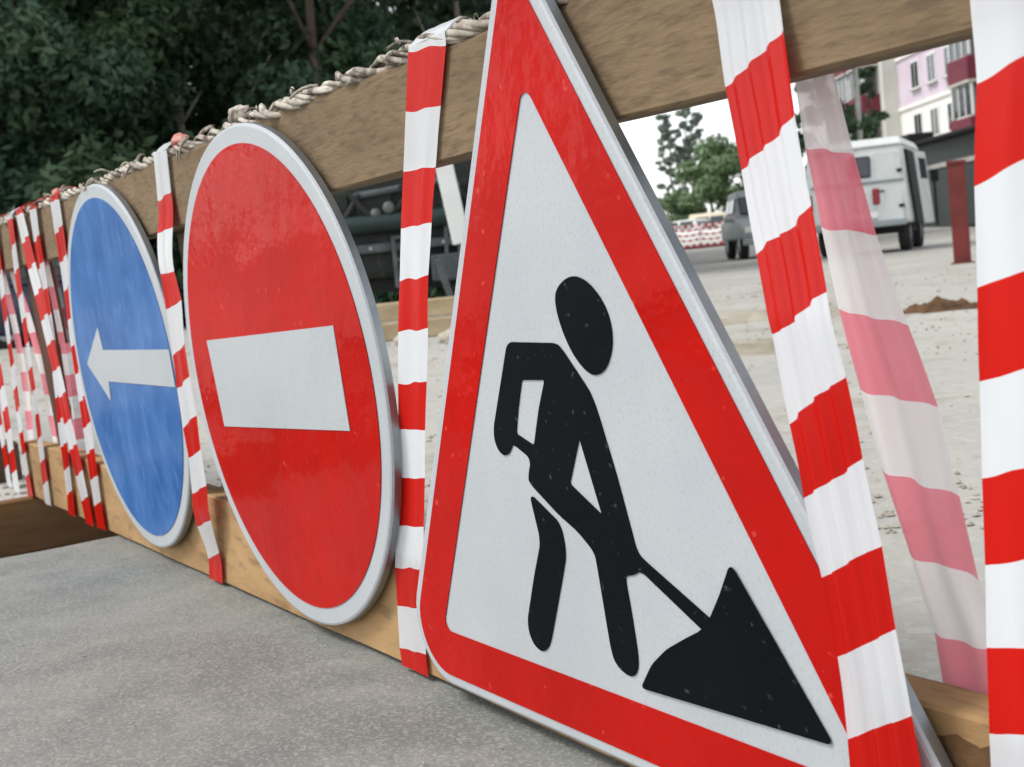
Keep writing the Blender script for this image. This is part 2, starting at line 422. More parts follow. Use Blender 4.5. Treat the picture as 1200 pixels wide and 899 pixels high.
body = [(-.093, .144), (-.009, .143), (-.001, .139), (.032, .103), (.037, .096), (.043, .081), (.059, .022), (.073, -.044), (.083, -.05), (.176, -.094), (.164, -.107), (.074, -.06), (.064, -.066),
        (.052, -.068), (.049, -.072), (.051, -.099), (.052, -.14), (.05, -.155), (.042, -.165), (.03, -.166), (.014, -.159), (.01, -.145), (.007, -.065), (.006, -.053), (-.017, -.036), (-.046, -.023),
        (-.091, .004), (-.091, .011), (-.081, .029), (-.111, .042), (-.114, .038), (-.124, .029), (-.137, .029), (-.146, .04), (-.145, .055), (-.135, .072)]
hole1 = [(-.077, .107), (-.036, .108), (-.054, .079), (-.072, .043), (-.102, .053), (-.092, .077)]
hole2 = [(.008, .055), (.027, -.015), (-.019, .01)]
leg = [(-.094, -.006), (-.045, -.032), (-.043, -.061), (-.057, -.088), (-.095, -.158), (-.105, -.17), (-.12, -.174), (-.134, -.164), (-.136, -.146), (-.109, -.094), (-.086, -.054), (-.091, -.025)]
heap = [(.199, -.035), (.291, -.163), (.051, -.173), (.073, -.146), (.098, -.127), (.126, -.112), (.15, -.1), (.163, -.088), (.18, -.065)]
def nip(pts, d):
    q = []; n = len(pts)
    for i in range(n):
        p0, p1, p2 = (Vector(pts[(i+k) % n]) for k in (-1, 0, 1)); a = p0-p1; b = p2-p1
        for v_ in (p1+a.normalized()*min(d, a.length*.28), p1+b.normalized()*min(d, b.length*.28)): q.append((v_.x, v_.y))
    return q
rnd2 = lambda pts, d=.005: nip(nip(pts, d), d*.4)
flat('worker_head', [smooth_poly(head, 2)], S_BLACK, tri, -.0009)
flat('worker_body', [rnd2(body), rnd2(hole1, .002), rnd2(hole2, .002)], S_BLACK, tri, -.0009)
flat('worker_leg', [rnd2(leg, .006)], S_BLACK, tri, -.0009)
flat('soil_heap_mark', [rnd2(heap, .004)], S_BLACK, tri, -.0021)

# ------------------------------------------------------------------ barrier tapes
def interp_rows(rows, sub):
    out = []
    for i in range(len(rows)-1):
        for k in range(sub):
            t = k/sub; out.append([a*(1-t)+b*t for a, b in zip(rows[i], rows[i+1])])
    out.append(list(rows[-1])); return out
def strip(V, F, MI, rows, yfn, first, mats, nx=14, sub=6, pleat=.003, npl=3.0, seed=0, flip=False):
    """rows: stripe boundaries (xl, zl, xr, zr) from top to bottom; colour changes at every row"""
    R_ = interp_rows(rows, sub); base = len(V)
    for j, r in enumerate(R_):
        t = j/(len(R_)-1)
        for i in range(nx+1):
            s = i/nx
            x = r[0]+(r[2]-r[0])*s; z = r[1]+(r[3]-r[1])*s
            x += .0022*mnoise.noise((t*9, seed, 20)); z += .0032*mnoise.noise((s*2.6, j*.21+seed, 11)) if 0 < j < len(R_)-1 else 0
            ph = npl*2*math.pi*s+seed+1.2*mnoise.noise((t*3, seed, 0))
            y = yfn(t, x, z)-pleat*(math.sin(ph)*.6+.7*mnoise.noise((s*5, t*5, seed)))*min(1, .35+1.2*math.sin(math.pi*min(max(t, .02), .98)))
            V.append((x, y, z))
    for j in range(len(R_)-1):
        for i in range(nx):
            q = (base+j*(nx+1)+i, base+(j+1)*(nx+1)+i, base+(j+1)*(nx+1)+i+1, base+j*(nx+1)+i+1)
            F.append(q[::-1] if flip else q); MI.append(mats[(first+j//sub) % 2])
def wrap_path(V, F, MI, pts, w, mats, first, xl, dxl=0.0, nx=6, band=.06, seed=0):
    """strip of width w following a (y,z) path; x of its left edge runs from xl to xl+dxl"""
    P = [Vector(p_) for p_ in pts]; d = [0]
    for a, b in zip(P, P[1:]): d.append(d[-1]+(b-a).length)
    tot = d[-1]; n = max(4, int(tot/.012)); base = len(V)
    for j in range(n+1):
        s = tot*j/n; k = max(i for i in range(len(d)) if d[i] <= s+1e-9); k = min(k, len(P)-2)
        t = (s-d[k])/(d[k+1]-d[k]); p_ = P[k].lerp(P[k+1], t)
        for i in range(nx+1):
            x = xl+dxl*s/tot+w*i/nx
            wob = .0022*mnoise.noise((i*.9, s*14, seed))
            V.append((x, p_.x+wob, p_.y+abs(wob)))
    for j in range(n):
        for i in range(nx):
            F.append((base+j*(nx+1)+i, base+(j+1)*(nx+1)+i, base+(j+1)*(nx+1)+i+1, base+j*(nx+1)+i+1))
            MI.append(mats[(first+int((j+.5)*tot/n/band)) % 2])
TM = [T_RED, T_WHITE, T_PINK, T_PALE]
def tape(label, rows, yfn, first, back_dx=0.0, back_lean=0.0, pleat=.003, npl=3, seed=0, group='striped tapes wound round the barrier', back=True, back_w=None):
    V, F, MI = [], [], []
    rows = [list(r) for r in rows]
    # extend the front strip up to the plank's top edge and down to its foot
    a, b = rows[0], rows[1]; top = TB[3]+.012
    f0 = first
    while min(rows[0][1], rows[0][3]) < top-.004:
        a, b = rows[0], rows[1]; L_ = [2*p_-q for p_, q in zip(a, b)]
        if max(L_[1], L_[3]) > top:
            k = max(.05, (top-max(a[1], a[3]))/max(1e-4, max(L_[1], L_[3])-max(a[1], a[3]))); L_ = [p_+(q-p_)*k for p_, q in zip(a, L_)]
            L_[1] = L_[3] = top
        rows.insert(0, L_); f0 += 1
        if L_[1] >= top-.001: break
    while max(rows[-1][1], rows[-1][3]) > .004:
        a, b = rows[-2], rows[-1]; L_ = [2*q-p_ for p_, q in zip(a, b)]
        if min(L_[1], L_[3]) < .004: L_[1] = max(L_[1], .002); L_[3] = max(L_[3], .002)
        rows.append(L_)
        if min(L_[1], L_[3]) <= .003: break
    strip(V, F, MI, rows, yfn, f0, (0, 1), pleat=pleat, npl=npl, seed=seed)
    t = rows[0]; w = t[2]-t[0]; y0 = yfn(0, 0, 0)
    zt = TB[3]+.022
    wrap_path(V, F, MI, [(y0, top-.002), (y0+.012, zt-.002), (.040, zt+.004), (.060, zt-.004), (.069, TB[3]-.006)], w, (0, 1), f0, t[0], -.004, seed=seed)
    if back:
        e = rows[-1]; bw = back_w or w
        xb = t[0]-.004+back_dx; n = 13
        br = [[xb+back_lean*i/n, .714-.714*i/n, xb+back_lean*i/n+bw, .710-.704*i/n] for i in range(n+1)]
        strip(V, F, MI, br, lambda t_, x, z: .069+.05*math.sin(math.pi*min(max((z-.0)/.72, 0), 1))**2*.3 + (.046 if -.40 > x+.06 > -.53 or -1.62 > x > -1.8 else 0)*1, f0, (2, 3), pleat=pleat, npl=npl, seed=seed+7, flip=True)
    o = pyobj('warning_tape', V, F, TM, None, smooth=True, mi=MI)
    o.matrix_world = MF
    return tag(o, label, 'tape', group)

T1 = [[.503, .725, .58, .718], [.479, .668, .552, .663], [.452, .607, .522, .606], [.426, .548, .496, .549], [.402, .491, .47, .493], [.378, .433, .45, .436], [.356, .371, .426, .375],
      [.337, .316, .404, .32], [.314, .256, .385, .261], [.286, .194, .36, .2], [.266, .137, .342, .146], [.254, .085, .327, .094], [.24, .028, .311, .033], [.238, .004, .308, .004]]
TA = [[-.394, .734, -.328, .729], [-.417, .657, -.343, .665], [-.418, .605, -.341, .61], [-.4, .539, -.337, .54], [-.405, .481, -.326, .493], [-.416, .404, -.347, .423], [-.426, .347, -.351, .37],
      [-.433, .281, -.351, .308], [-.429, .23, -.361, .249], [-.446, .167, -.366, .189], [-.474, .105, -.386, .128], [-.49, .042, -.418, .063], [-.508, .003, -.441, .004]]
T2 = [[.978, .675, 1.044, .69], [.987, .61, 1.05, .639], [1.0, .548, 1.059, .58], [1.014, .487, 1.072, .517], [1.026, .428, 1.082, .459], [1.032, .366, 1.092, .401], [1.038, .31, 1.098, .343],
      [1.046, .252, 1.108, .285], [1.049, .193, 1.112, .227], [1.05, .131, 1.117, .166]]
T3 = [[.985, .722, 1.025, .722], [.99, .667, 1.03, .666], [.995, .612, 1.038, .608], [.996, .559, 1.048, .548], [1.002, .498, 1.06, .487], [1.009, .434, 1.079, .423], [1.021, .372, 1.097, .363], [1.034, .312, 1.108, .298], [1.052, .248, 1.117, .24],
      [1.068, .189, 1.135, .187], [1.071, .136, 1.143, .131], [1.078, .08, 1.152, .075], [1.085, .024, 1.158, .02]]
T4 = [[1.202, .626, 1.243, .631], [1.199, .576, 1.238, .588], [1.191, .517, 1.23, .526], [1.185, .452, 1.223, .463], [1.18, .393, 1.216, .402], [1.173, .33, 1.208, .341], [1.168, .272, 1.201, .28],
      [1.162, .213, 1.194, .221], [1.156, .153, 1.187, .161]]
for r in T4:
    k = .074/math.hypot(r[2]-r[0], r[3]-r[1]); r[2] = r[0]+(r[2]-r[0])*k; r[3] = r[1]+(r[3]-r[1])*k
g_y = lambda t, x, z: .0165
def yA(t, x, z):
    if z <= 0 or z > .66: return .0155
    k = min(1, max(0, (.66-z)/.12))*min(1, max(0, (z-.03)/.12)); return .0155-.0205*k*k*(3-2*k)
tape('red and white tape wound over the fence between the red disc and the triangle', T1, g_y, 0, back=False, pleat=.0014, npl=1.5, seed=1)
tape('red and white tape wound over the fence between the blue and red discs', TA, yA, 1, back_dx=-.06, back_lean=.03, pleat=.0022, npl=1.6, seed=2)
def y2(t, x, z): return .016 if z > .66 else (.016-.026*min(1, (.66-z)/.22))
tape('pleated red and white tape crossing the right side of the triangular sign', T2, y2, 1, pleat=.0045, npl=3.6, seed=3, back=False)
# tape at the right: front run plus the pale reverse of its back run
o4 = tape('red and white tape whose pale pink reverse hangs behind the planks', T4, g_y, 1, pleat=.002, npl=1.7, seed=4, back=False)
V, F, MI = [], [], []
strip(V, F, MI, T3, lambda t, x, z: .068+.004*math.sin(3*t), 0, (3, 2), pleat=.004, npl=2.4, seed=5, flip=True)
bk = pyobj('back_run', V, F, TM, o4, smooth=True, mi=MI)
bk['label'] = 'translucent pale pink back run of the tape'
def auto_rows(xt, xb, w=.072, bow=0.0, skew=.01, z0=.722):
    n = 12; R_ = []
    for i in range(n+1):
        t = i/n; x = xt+(xb-xt)*t+bow*math.sin(math.pi*t); z = z0*(1-t)+.004*t
        R_.append([x, z-skew*(0 < i < n), x+w, z+skew*(0 < i < n)])
    return R_
lefts = [(-1.13, -1.27, .07, .0, 1, .05, -.12, 'red and white tape wound over the fence next to the blue disc'),
         (-1.34, -1.545, .07, .02, 1, .06, -.1, 'red and white tape wound over the fence above the trench, second from the blue disc'),
         (-1.60, -1.80, .072, .01, 0, .05, -.16, 'red and white tape running down the dark fence post beside the trench'),
         (-1.80, -2.02, .074, -.01, 1, .07, -.06, 'red and white tape at the end of the lower plank past the trench'),
         (-2.15, -2.30, .074, .0, 0, .05, -.1, 'red and white tape hanging past the end of the lower plank'),
         (-1.47, -1.36, .072, .015, 1, .09, .1, 'red and white tape crossing the others at a slant above the trench'),
         (-2.02, -2.16, .076, .02, 0, .02, .2, 'crumpled red and white tape bunched by the end of the lower plank')]
for k, (xt, xb, w, bow, first, bdx, bl, lab) in enumerate(lefts):
    tape(lab, auto_rows(xt, xb, w, bow), (lambda k_: lambda t, x, z: .0145-.0022*(k_ > 4)*(1+k_-4))(k), first, back_dx=bdx, back_lean=bl, pleat=.0035, npl=1.8, seed=20+k)

# ------------------------------------------------------------------ rope along the top plank
def rope_mesh():
    random.seed(5); V, F = [], []
    seg = 8
    x0, x1, n = -4.6, 1.6, 900
    for k in range(6):
        base = len(V)
        for j in range(n+1):
            x = x0+(x1-x0)*j/n
            ph = 2*math.pi*(x/.17+k/6.0)+2.2*mnoise.noise((x*4, k*2.3, 0))
            hr = .0082*(1+.8*mnoise.noise((x*5, 3, k)))
            cy = .029+.007*mnoise.noise((x*2, 8, 0))+hr*math.cos(ph); cz = TB[3]+.006+.004*mnoise.noise((x*3, 2, 0))+.8*hr*math.sin(ph)
            r0 = .0036*(1+.6*mnoise.noise((x*7, k*3, 1)))
            for i in range(seg):
                a = 2*math.pi*i/seg
                rr = r0*(1+.5*mnoise.noise((x*9, i*1.7, k)))
                V.append((x, cy+rr*math.cos(a), cz+rr*math.sin(a)))
        for j in range(n):
            for i in range(seg): F.append((base+j*seg+i, base+j*seg+(i+1) % seg, base+(j+1)*seg+(i+1) % seg, base+(j+1)*seg+i))
    # loose frayed ends and knots
    for j in range(70):
        x = random.uniform(-2.6, 1.2); base = len(V)
        p_ = Vector((x, .03+random.uniform(-.014, .014), TB[3]+.014)); d = Vector((random.uniform(-1, 1), random.uniform(-.8, .4), random.uniform(-.2, .9))).normalized()
        ln = random.uniform(.02, .05)
        for s in range(5):
            q = p_+d*ln*s/4+Vector((0, 0, -.02*(s/4)**2)); w = .003*(1-.6*s/4)
            V.append(tuple(q+Vector((w, 0, w)))); V.append(tuple(q-Vector((w, 0, -w)))); V.append(tuple(q+Vector((0, w, -w))))
        for s in range(4):
            for i in range(3): F.append((base+s*3+i, base+s*3+(i+1) % 3, base+(s+1)*3+(i+1) % 3, base+(s+1)*3+i))
    return V, F
V, F = rope_mesh()
o = pyobj('twisted_rope', V, F, ROPE, smooth=True); o.matrix_world = MF
tag(o, 'dirty white twisted rope lying along the top edge of the upper plank', 'rope')
def knot(x, r, mt, name, label, cat, seed):
    bm = bmesh.new(); bmesh.ops.create_icosphere(bm, subdivisions=3, radius=1)
    for v_ in bm.verts:
        n_ = v_.co.normalized(); k = 1+.3*mnoise.noise(n_*1.5+Vector((seed, 0, 0)))+.18*mnoise.noise(n_*4+Vector((seed, 3, 0)))
        v_.co = Vector((n_.x*r*1.7*k, n_.y*r*.8*k, n_.z*r*.75*k))
    o_ = obj(name, bm, mt, None, smooth=True); o_.matrix_world = MF @ Matrix.Translation((x, .030, TB[3]+.018))
    return tag(o_, label, cat)
knot(-.30, .015, mat('knot_red', lin('8f241c'), lin('b88878'), 60, 3, .6), "tape_knot", "crumpled red knot of tape on the rope between the two discs", "tape", 1)
knot(-1.13, .014, MATS['knot_red'], 'tape_knot', 'crumpled red knot of tape on the rope above the blue disc', 'tape', 5)
knot(-.03, .017, ROPE, 'rope_knot', 'frayed knot in the rope above the red disc', 'rope', 3)

# ------------------------------------------------------------------ ground clutter near the fence
bm = nb((0, 0, 0), (.13, 1.7, .12), .008)
o = obj('timber_sleeper', bm, W_SLEEPER); o.location = (-2.49, -.765, .058)
tag(o, 'dark timber sleeper lying on the ground beyond the trench', 'timber')
def mound(name, loc, rx, ry, h, mt, label, cat, seed, sub=40, rotz=0, clod=.35):
    n = sub; v, f = [], []
    for j in range(n+1):
        for i in range(n+1):
            x, y = 2*i/n-1, 2*j/n-1; d = math.hypot(x, y)
            k = max(0, 1-d*(1+.6*mnoise.noise((x*2.6, y*2.6, seed))))
            k = k*k*(3-2*k); z = h*k*(1+clod*mnoise.noise((x*4, y*4, seed))+clod*.9*mnoise.noise((x*9, y*9, seed)))-.012
            v.append((x*rx, y*ry, z))
    f = [(j*(n+1)+i, j*(n+1)+i+1, (j+1)*(n+1)+i+1, (j+1)*(n+1)+i) for j in range(n) for i in range(n)]
    o_ = pyobj(name, v, f, mt, smooth=True); o_.location = loc; o_.rotation_euler = (0, 0, rotz)
    return tag(o_, label, cat)
mound('soil_clump', (-3.3, 5.2, .0), .34, .24, .075, SOIL, 'small brown clump of dug earth on the pale road behind the fence', 'soil', 8, 40, 0, .5)
SAND = mat('sand', lin('a39d8f'), lin('857d6c'), 5, 5, .95, .6, 30, bdist=.01)
mound('sand_patch', (-3.0, 3.35, -.005), .75, .40, .05, SAND, 'low patch of yellowish sand on the pale road behind the triangle', 'sand', 11, 40, .6, .5)
mound('sand_patch', (-4.6, 5.1, -.005), 1.3, .55, .06, SAND, 'long low strip of sand farther along the pale road', 'sand', 15, 40, .75, .5)
# gravel: uncountable small stones on the dusty ground and a few on the pavement
def gravel():
    random.seed(12); V, F = [], []
    ico = [(0, 0, 1), (.89, 0, .3), (.28, .85, .3), (-.72, .53, .3), (-.72, -.53, .3), (.28, -.85, .3), (0, 0, -.5)]
    fc = [(0, 1, 2), (0, 2, 3), (0, 3, 4), (0, 4, 5), (0, 5, 1), (6, 2, 1), (6, 3, 2), (6, 4, 3), (6, 5, 4), (6, 1, 5)]
    def st(x, y, r):
        b = len(V); a = random.uniform(0, 6.3); ca, sa = math.cos(a), math.sin(a); sx, sy, sz = (random.uniform(.6, 1.3) for _ in range(3))
        z = gz(x, y) if y > .045 or x < TX0 else 0
        for (p, q, r_) in ico:
            p, q, r_ = p*sx*r, q*sy*r, r_*sz*r*.8
            V.append((x+p*ca-q*sa, y+p*sa+q*ca, z+r_+.1*r))
        F.extend(tuple(b+k for k in t) for t in fc)
    for _ in range(5200):
        d = 2.2+random.random()**1.6*14; a = rad(random.uniform(125, 172))
        x, y = 1.74+d*math.cos(a), -.69+d*math.sin(a)
        if y < .3 or (TX0 < x < TX1 and y < TY1): continue
        if mnoise.noise((x*.6, y*.6, 40)) < -.05 and random.random() < .8: continue
        st(x, y, random.uniform(.003, .009)*(1+.05*d)*(2.2 if random.random() < .04 else 1))
    for _ in range(260):
        x, y = random.uniform(-1.1, 1.3), random.uniform(-1.6, .0)
        st(x, y, random.uniform(.001, .0028))
    for _ in range(500):
        x, y = random.uniform(-2.6, TX0-.02), random.uniform(-1.2, .3)
        st(x, y, random.uniform(.004, .012))
    return V, F
V, F = gravel()
o = pyobj('gravel', V, F, mat('gravel', lin('b4aea2'), lin('8a8478'), 9, 3, .9)); o['kind'] = 'stuff'
tag(o, 'loose pale gravel scattered over the dusty ground', 'gravel')

# ------------------------------------------------------------------ construction machine seen under the upper plank
def add(parent, name, bm, mt, smooth=False): return obj(name, bm, mt, parent, smooth)
mc = thing('compressor_trailer', 'dark green site compressor on wheels seen between the planks', 'machine', (-7.92, 4.35, gz(-7.92, 4.35)), rad(63))
add(mc, 'body', nb((-.2, .75, .95), (2.3, 1.2, .95), .06, seg=2), MACH)
add(mc, 'hood', nb((-.2, .75, 1.43), (2.1, 1.1, .06), .02), MACH)
for i in range(7): add(mc, 'louvre', nb((.1+.11*i, .135, .62), (.06, .03, .26), .01), UNDER)
for i in range(3): add(mc, 'access_panel', nb((-1.0+.36*i, .14, 1.06), (.30, .03, .30), .012), mat('machine_panel', lin('20281f'), lin('161c18'), 4, 4, .6))
add(mc, 'chassis_rail', nb((-.2, .10, .73), (2.35, .07, .075), .01), MACH_G)
fr = add(mc, 'ladder_frame', nb((-.16, .04, .60), (.035, .035, .42), .005), MACH_G)
for x_, z_, w_, h_ in ((.02, .60, .03, .42), (-.07, .80, .2, .03), (-.07, .62, .17, .025), (-.07, .42, .2, .03)):
    obj('rung', nb((x_, .04, z_), (w_, .03, h_), .004), MACH_G, fr)
for x_, z_, r_ in ((-.17, 1.05, .045), (-.28, 1.01, .04), (-.62, 1.04, .045)):
    bm = nc((x_, .14, z_), (x_, .02, z_), r_, r_*1.1, 20)
    l_ = add(mc, 'lamp', bm, MACH_G)
    bm = bmesh.new(); bmesh.ops.create_uvsphere(bm, u_segments=16, v_segments=8, radius=r_*.92); bmesh.ops.scale(bm, vec=(1, .35, 1), verts=bm.verts); bmesh.ops.translate(bm, vec=(x_, .02, z_), verts=bm.verts)
    obj('lens', bm, mat('dusty_lens', lin('6c6d68'), lin('4e4f4b'), 20, 3, .4), l_, True)
for k in range(4):
    bm = bmesh.new()
    pts = [Vector((-.9+.42*k+.5*t, .08-.05*math.sin(3*t+k), 1.18-.25*math.sin(math.pi*t)+.02*k)) for t in [i/10 for i in range(11)]]
    for a, b in zip(pts, pts[1:]): cyl(bm, a, b, .022, seg=8)
    add(mc, 'hose', bm, RUBBER)
for x_ in (-1.0, .62):
    w_ = add(mc, 'wheel', nc((x_-.1, .6, .34), (x_+.1, .6, .34), .34, seg=28), RUBBER)
    obj('rim', nc((x_-.11, .6, .34), (x_+.11, .6, .34), .19, seg=20), MACH_G, w_)
add(mc, 'air_tank', nc((-.55, .06, .93), (.30, .06, .93), .075, seg=20), mat('tank_teal', lin('1f3431'), lin('152523'), 5, 4, .5))
add(mc, 'valve', nc((.02, .03, 1.12), (.02, .03, 1.20), .04, .03, 12), LAMP_R)
add(mc, 'exhaust_pipe', nc((-.45, .1, 1.16), (.36, .1, 1.24), .03, seg=12), MACH_G)
for x_ in (.25, .36, .47): add(mc, 'pipe', nc((x_, .05, .42), (x_+.06, .09, 1.2), .018, seg=10), MACH_G)
for k in range(6): add(mc, 'bolt', nc((-.95+.3*k, .055, .73), (-.95+.3*k, .08, .73), .016, seg=8), CHROME)
add(mc, 'tool_box', nb((.30, .06, .52), (.34, .12, .22), .015), mat('toolbox_grey', lin('4c5254'), lin('363b3d'), 8, 4, .6))
add(mc, 'underframe', nb((-.2, .6, .42), (1.4, .7, .12)), UNDER)
wp = obj('white_board', nb((0, 0, .36), (.14, .025, .72), .006), WHITE_P)
wp.matrix_world = Matrix.Translation((-7.42, 4.52, .70)) @ Matrix.Rotation(rad(63), 4, 'Z') @ Matrix.Rotation(rad(-7), 4, 'Y')
tag(wp, 'narrow white board leaning against the dark compressor', 'board')
st_ = obj('metal_strut', nb((0, 0, .3), (.05, .05, .62), .006), MACH_G)
st_.matrix_world = Matrix.Translation((-7.36, 4.42, 0)) @ Matrix.Rotation(rad(63), 4, 'Z') @ Matrix.Rotation(rad(-14), 4, 'Y')
tag(st_, 'grey metal strut standing below the white board', 'strut')
W_BEAM = mat('wood_beam', lin('bfae90'), lin('9c8a6c'), 6, 5, .9, .4, 40, (.3, 1, 1), bdist=.005)
for k, (dx, dz, ln, dy) in enumerate(((0, .075, 1.7, 0), (.1, .225, 1.5, .04))):
    o = obj('timber_beam', nb((0, 0, 0), (ln, .15, .14), .01), W_BEAM)
    o.matrix_world = Matrix.Translation((-7.55, 3.75, 0)) @ Matrix.Rotation(rad(61), 4, 'Z') @ Matrix.Translation((dx, dy, dz))
    tag(o, ('pale squared timber lying on the ground before the compressor', 'pale squared timber stacked on top of another before the compressor')[k], 'timber')
def boulder(loc, r, seed, label, mt=STONE, group=None, flatk=.7):
    bm = bmesh.new(); bmesh.ops.create_icosphere(bm, subdivisions=3, radius=1)
    for v_ in bm.verts:
        n_ = v_.co.normalized(); k = 1+.3*mnoise.noise(n_*1.6+Vector((seed*3.1, 0, 0)))+.12*mnoise.noise(n_*4+Vector((seed, 3, 0)))
        v_.co = n_*k*r; v_.co.z *= flatk
    o_ = obj('stone', bm, mt, None, True); o_.location = loc
    return tag(o_, label, 'stone', group)
boulder((-7.63, 3.56, .33), .13, 2, 'rounded pale stone resting on the stacked timbers')
random.seed(21)
for k in range(22):
    t = random.uniform(-.9, .7); u = random.uniform(.25, .75)
    x_, y_ = -7.4+t*.45+u*.75, 3.6+t*.89-u*.45
    boulder((x_, y_, gz(x_, y_)+.03), random.uniform(.04, .09), 30+k, 'small broken stone in the rubble before the timbers', group='rubble stones before the timbers')

# ------------------------------------------------------------------ vehicles
def wheel(parent, x, y, r, w, side):
    bm = bmesh.new(); n = 32
    prof = [(-.5, .62), (-.5, .9), (-.38, 1.0), (.38, 1.0), (.5, .9), (.5, .62)]
    rings = []
    for (u, q) in prof: rings.append([bm.verts.new((x+u*w, y+q*r*math.cos(2*math.pi*i/n), r+q*r*math.sin(2*math.pi*i/n))) for i in range(n)])
    for a, b in zip(rings, rings[1:]):
        for i in range(n): bm.faces.new((a[i], a[(i+1) % n], b[(i+1) % n], b[i]))
    t = obj('wheel', bm, RUBBER, parent, True)
    h = obj('rim', nc((x-.42*w, y, r), (x+.42*w, y, r), r*.63, seg=24), CHROME, t)
    return t
def shell(parent, name, prof, hw, inset, mt, bev=.05):
    bm = bmesh.new(); prism(bm, prof, -hw, hw, inset=inset)
    bmesh.ops.bevel(bm, geom=bm.edges[:], offset=bev, segments=3, affect='EDGES', profile=.6, clamp_overlap=True)
    return obj(name, bm, mt, parent, True)
van = thing('delivery_van', 'light grey van with white roof and dark open side parked on the road', 'van', (-17.42, 19.79, gz(-17.42, 19.79)), rad(36))
tap = lambda y, z: .16*max(0, z-1.25)
shell(van, 'body', [(-2.2, .52), (-2.22, 1.2), (-2.17, 1.6), (-2.06, 2.02), (1.15, 2.02), (1.45, 1.85), (1.65, 1.3), (1.7, 1.15), (1.7, .52)], .97, tap, VAN_P, .16)
shell(van, 'roof', [(-2.14, 1.99), (-2.02, 2.14), (.95, 2.15), (1.3, 1.99)], .90, lambda y, z: .5*max(0, z-2.0), VAN_ROOF, .04)
wdw = obj('rear_window', nb((0, 0, 0), (.42, .03, .40), .04, seg=2), GLASS_D, van); wdw.location = (.10, -2.165, 1.62); wdw.rotation_euler = (rad(-10), 0, 0)
rd = obj('rear_door', nb((0, 0, 0), (.50, .025, 1.25), .02), VAN_P, van); rd.location = (.62, -2.205, 1.2); rd.rotation_euler = (rad(-2), 0, 0)
obj('handle', nb((-.15, -.03, -.05), (.14, .03, .03), .008), UNDER, rd)
rd = obj('rear_door', nb((0, 0, 0), (.80, .025, .72), .02), VAN_P, van); rd.location = (-.41, -2.21, .98)
for x_ in (-.86, .38): obj('tail_light', nb((x_, -2.235, 1.06), (.13, .05, .30), .02), LAMP_R, van)
obj('door_seam', nb((.0, -2.222, 1.2), (.02, .02, 1.3)), UNDER, van)
obj('body_moulding', nb((.05, -2.236, 1.33), (1.7, .03, .05), .01), GREY_P, van)
for z_ in (.85, 1.5): obj('door_hinge', nb((.83, -2.24, z_), (.10, .05, .06), .01), UNDER, van)
obj('mirror', nb((1.16, 1.35, 1.45), (.16, .06, .26), .02), UNDER, van)
obj('number_plate', nb((.15, -2.236, .72), (.5, .02, .115), .004), WHITE_P, van)
obj('bumper', nb((0, -2.28, .55), (1.8, .10, .12), .03, seg=2), GREY_P, van)
obj('underbody', nb((0, 0, .46), (1.6, 3.3, .22)), UNDER, van)
dp = obj('door_opening', nb((0, 0, 0), (.06, 1.25, 1.45), .03), UNDER, van); dp.location = (.955, -1.0, 1.2); dp.rotation_euler = (0, rad(-5), 0)
sdr = obj('open_door', nb((0, 0, 0), (.05, .95, 1.45), .02), VAN_P, van); sdr.location = (1.02, .35, 1.2); sdr.rotation_euler = (0, rad(-4), rad(-6))
obj('window', nb((.005, 0, .38), (.056, .7, .45), .02), GLASS_D, sdr)
for y_ in (1.1,): obj('side_window', nb((.935, y_, 1.6), (.04, .55, .42), .02), GLASS_D, van)
for y_ in (-1.5, -.4, .7): obj('side_window', nb((-.935, y_, 1.6), (.04, .75, .42), .02), GLASS_D, van)
obj('windscreen', nb((0, 1.52, 1.55), (1.5, .05, .5), .02, rot=Matrix.Rotation(0, 3, 'X')), GLASS_D, van)
for x_ in (-.75, .75):
    for y_ in (-1.15, 1.05): wheel(van, x_, y_, .38, .22, 1)

